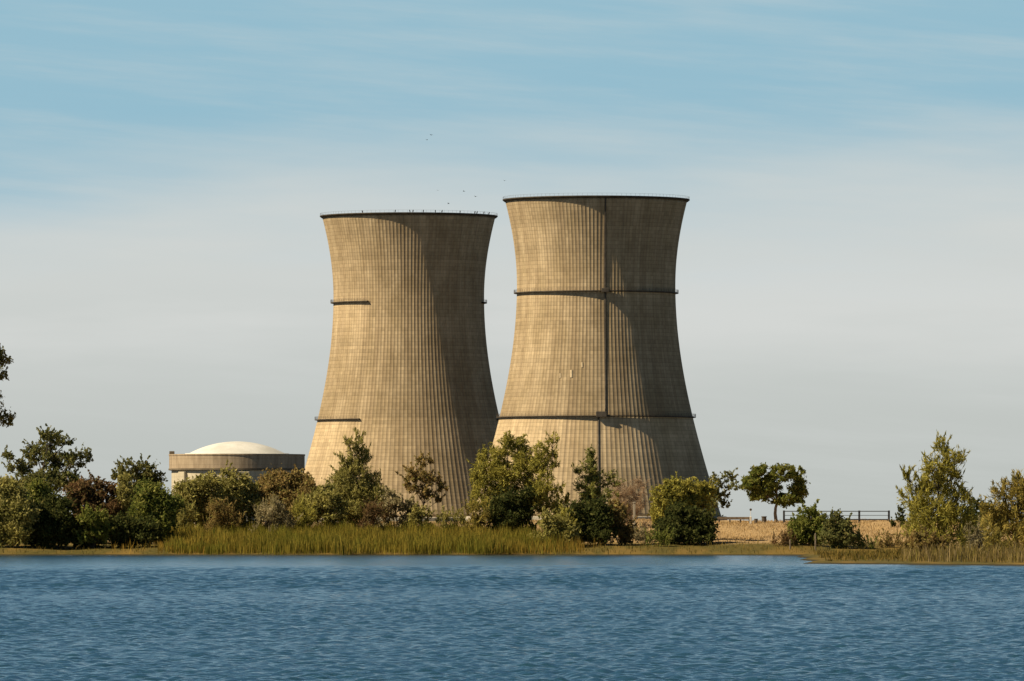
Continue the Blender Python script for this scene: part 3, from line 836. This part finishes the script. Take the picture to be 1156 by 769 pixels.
for i, px in enumerate((408, 447, 464, 468, 480, 494, 502, 523, 540.5, 543, 551, 557)):
    o = po if first else put(po.copy()); first = False
    r = tr(ZT)+.5
    sx = (px-461.5)*TS*1.0
    sx = max(-r+.05, min(r-.05, sx*1.052/1.052))
    a = math.asin(sx/r)
    o.location = (TL.location.x + r*math.sin(a), DL - r*math.cos(a), Z0+ZT+.6)
    o.rotation_euler = (0, 0, a + .8*math.sin(i*2.3))
    o.scale = (1.25, 1.25, 1.25)
    tag(o, 'small black bird perched on the rim of the left cooling tower', 'bird', 'black birds perched on the tower rim')

# ------------------------------------------------------------------ light
SUN_EL, SUN_AZ = R(43), R(18.5)     # azimuth: degrees from due left (-X) towards the camera (-Y)
sd = Vector((-math.cos(SUN_AZ)*math.cos(SUN_EL), -math.sin(SUN_AZ)*math.cos(SUN_EL), math.sin(SUN_EL)))
sl = bpy.data.lights.new('sun', 'SUN'); sl.energy = 5.0; sl.angle = R(.53); sl.color = (1, .85, .60)
so = put(bpy.data.objects.new('sun', sl)); so.location = sd*200
so.rotation_euler = sd.to_track_quat('Z', 'Y').to_euler()

w = bpy.data.worlds.new('World'); S.world = w; w.use_nodes = True
class WT(NT):
    def __init__(self, w):
        self.t = w.node_tree; self.n = self.t.nodes; self.n.clear()
        self.out = self.n.new('ShaderNodeOutputWorld')
t = WT(w)
sky = t.node('ShaderNodeTexSky', sky_type='NISHITA'); sky.sun_disc = False
sky.sun_elevation = SUN_EL
sky.sun_rotation = math.atan2(sd.x, sd.y)
sky.air_density = 1.0; sky.dust_density = .3; sky.ozone_density = 3.0; sky.altitude = 50
dirv = t.node('ShaderNodeTexCoord').outputs['Generated']
dx, dy, dz = t.sep(dirv)
STR = .05
EX = 2**.4
# high thin cloud and the pale veil that thickens to the horizon
el = dz
n_big = t.noise(t.comb(t.math('MULTIPLY', dx, 6), t.math('MULTIPLY', dy, 6), t.math('MULTIPLY', dz, 42)), 1.6, 5, .55)
n_wisp = t.noise(t.comb(t.math('MULTIPLY', dx, 9), t.math('MULTIPLY', dy, 9), t.math('ADD', t.math('MULTIPLY', dz, 110), t.math('MULTIPLY', dx, 9))), 1.5, 6, .62)
elw = t.math('ADD', el, t.math('MULTIPLY', t.math('SUBTRACT', n_big, .5), .030))
elw = t.math('SUBTRACT', elw, t.math('MULTIPLY', t.math('MAXIMUM', t.math('MINIMUM', dx, .12), -.12), .02))
veil = t.ramp(elw, .031, .060, 1, 0)
wisp = t.math('MULTIPLY', t.ramp(n_wisp, .42, .80, 0, .38), t.ramp(el, .15, .5, 1, .15))
low = tuple(c/STR/EX for c in (.50, .53, .505))
mid = tuple(c/STR/EX for c in (.635, .662, .645))
blue = tuple(c/STR/EX for c in (.30, .505, .615))
dk = tuple(c/STR/EX for c in (.046, .15, .30))
zen = t.mix(1.0, sky.outputs[0], (.16, .22, .28), 'MULTIPLY')
deep = t.mix(t.ramp(el, .07, .16), blue, dk)
deep = t.mix(t.ramp(el, .2, .6), deep, zen)
vc = t.mix(t.ramp(el, .0, .045), low, mid)
puff = t.math('MULTIPLY', t.ramp(n_big, .42, .66), t.math('MULTIPLY', t.ramp(el, .012, .03), t.ramp(el, .04, .06, 1, 0)))
vc = t.mix(t.math('MULTIPLY', puff, .55), vc, tuple(c/STR/EX for c in (.71, .72, .70)))
c = t.mix(veil, deep, vc)
c = t.mix(wisp, c, mid)
bg = t.node('ShaderNodeBackground'); bg.inputs[1].default_value = STR
t.l(c, bg.inputs[0]); t.l(bg.outputs[0], t.out.inputs[0])

# ------------------------------------------------------------------ camera
cam = bpy.data.cameras.new('camera'); co = put(bpy.data.objects.new('camera', cam))
cam.sensor_width = 36; cam.lens = 36*F/1156
cam.shift_y = (HY-384.5)/1156
cam.clip_start = .5; cam.clip_end = 100000
co.location = (0, 0, H); co.rotation_euler = (R(90), 0, 0)
S.camera = co
S.view_settings.view_transform = 'Standard'; S.view_settings.look = 'None'
S.view_settings.exposure = .4; S.view_settings.gamma = 1
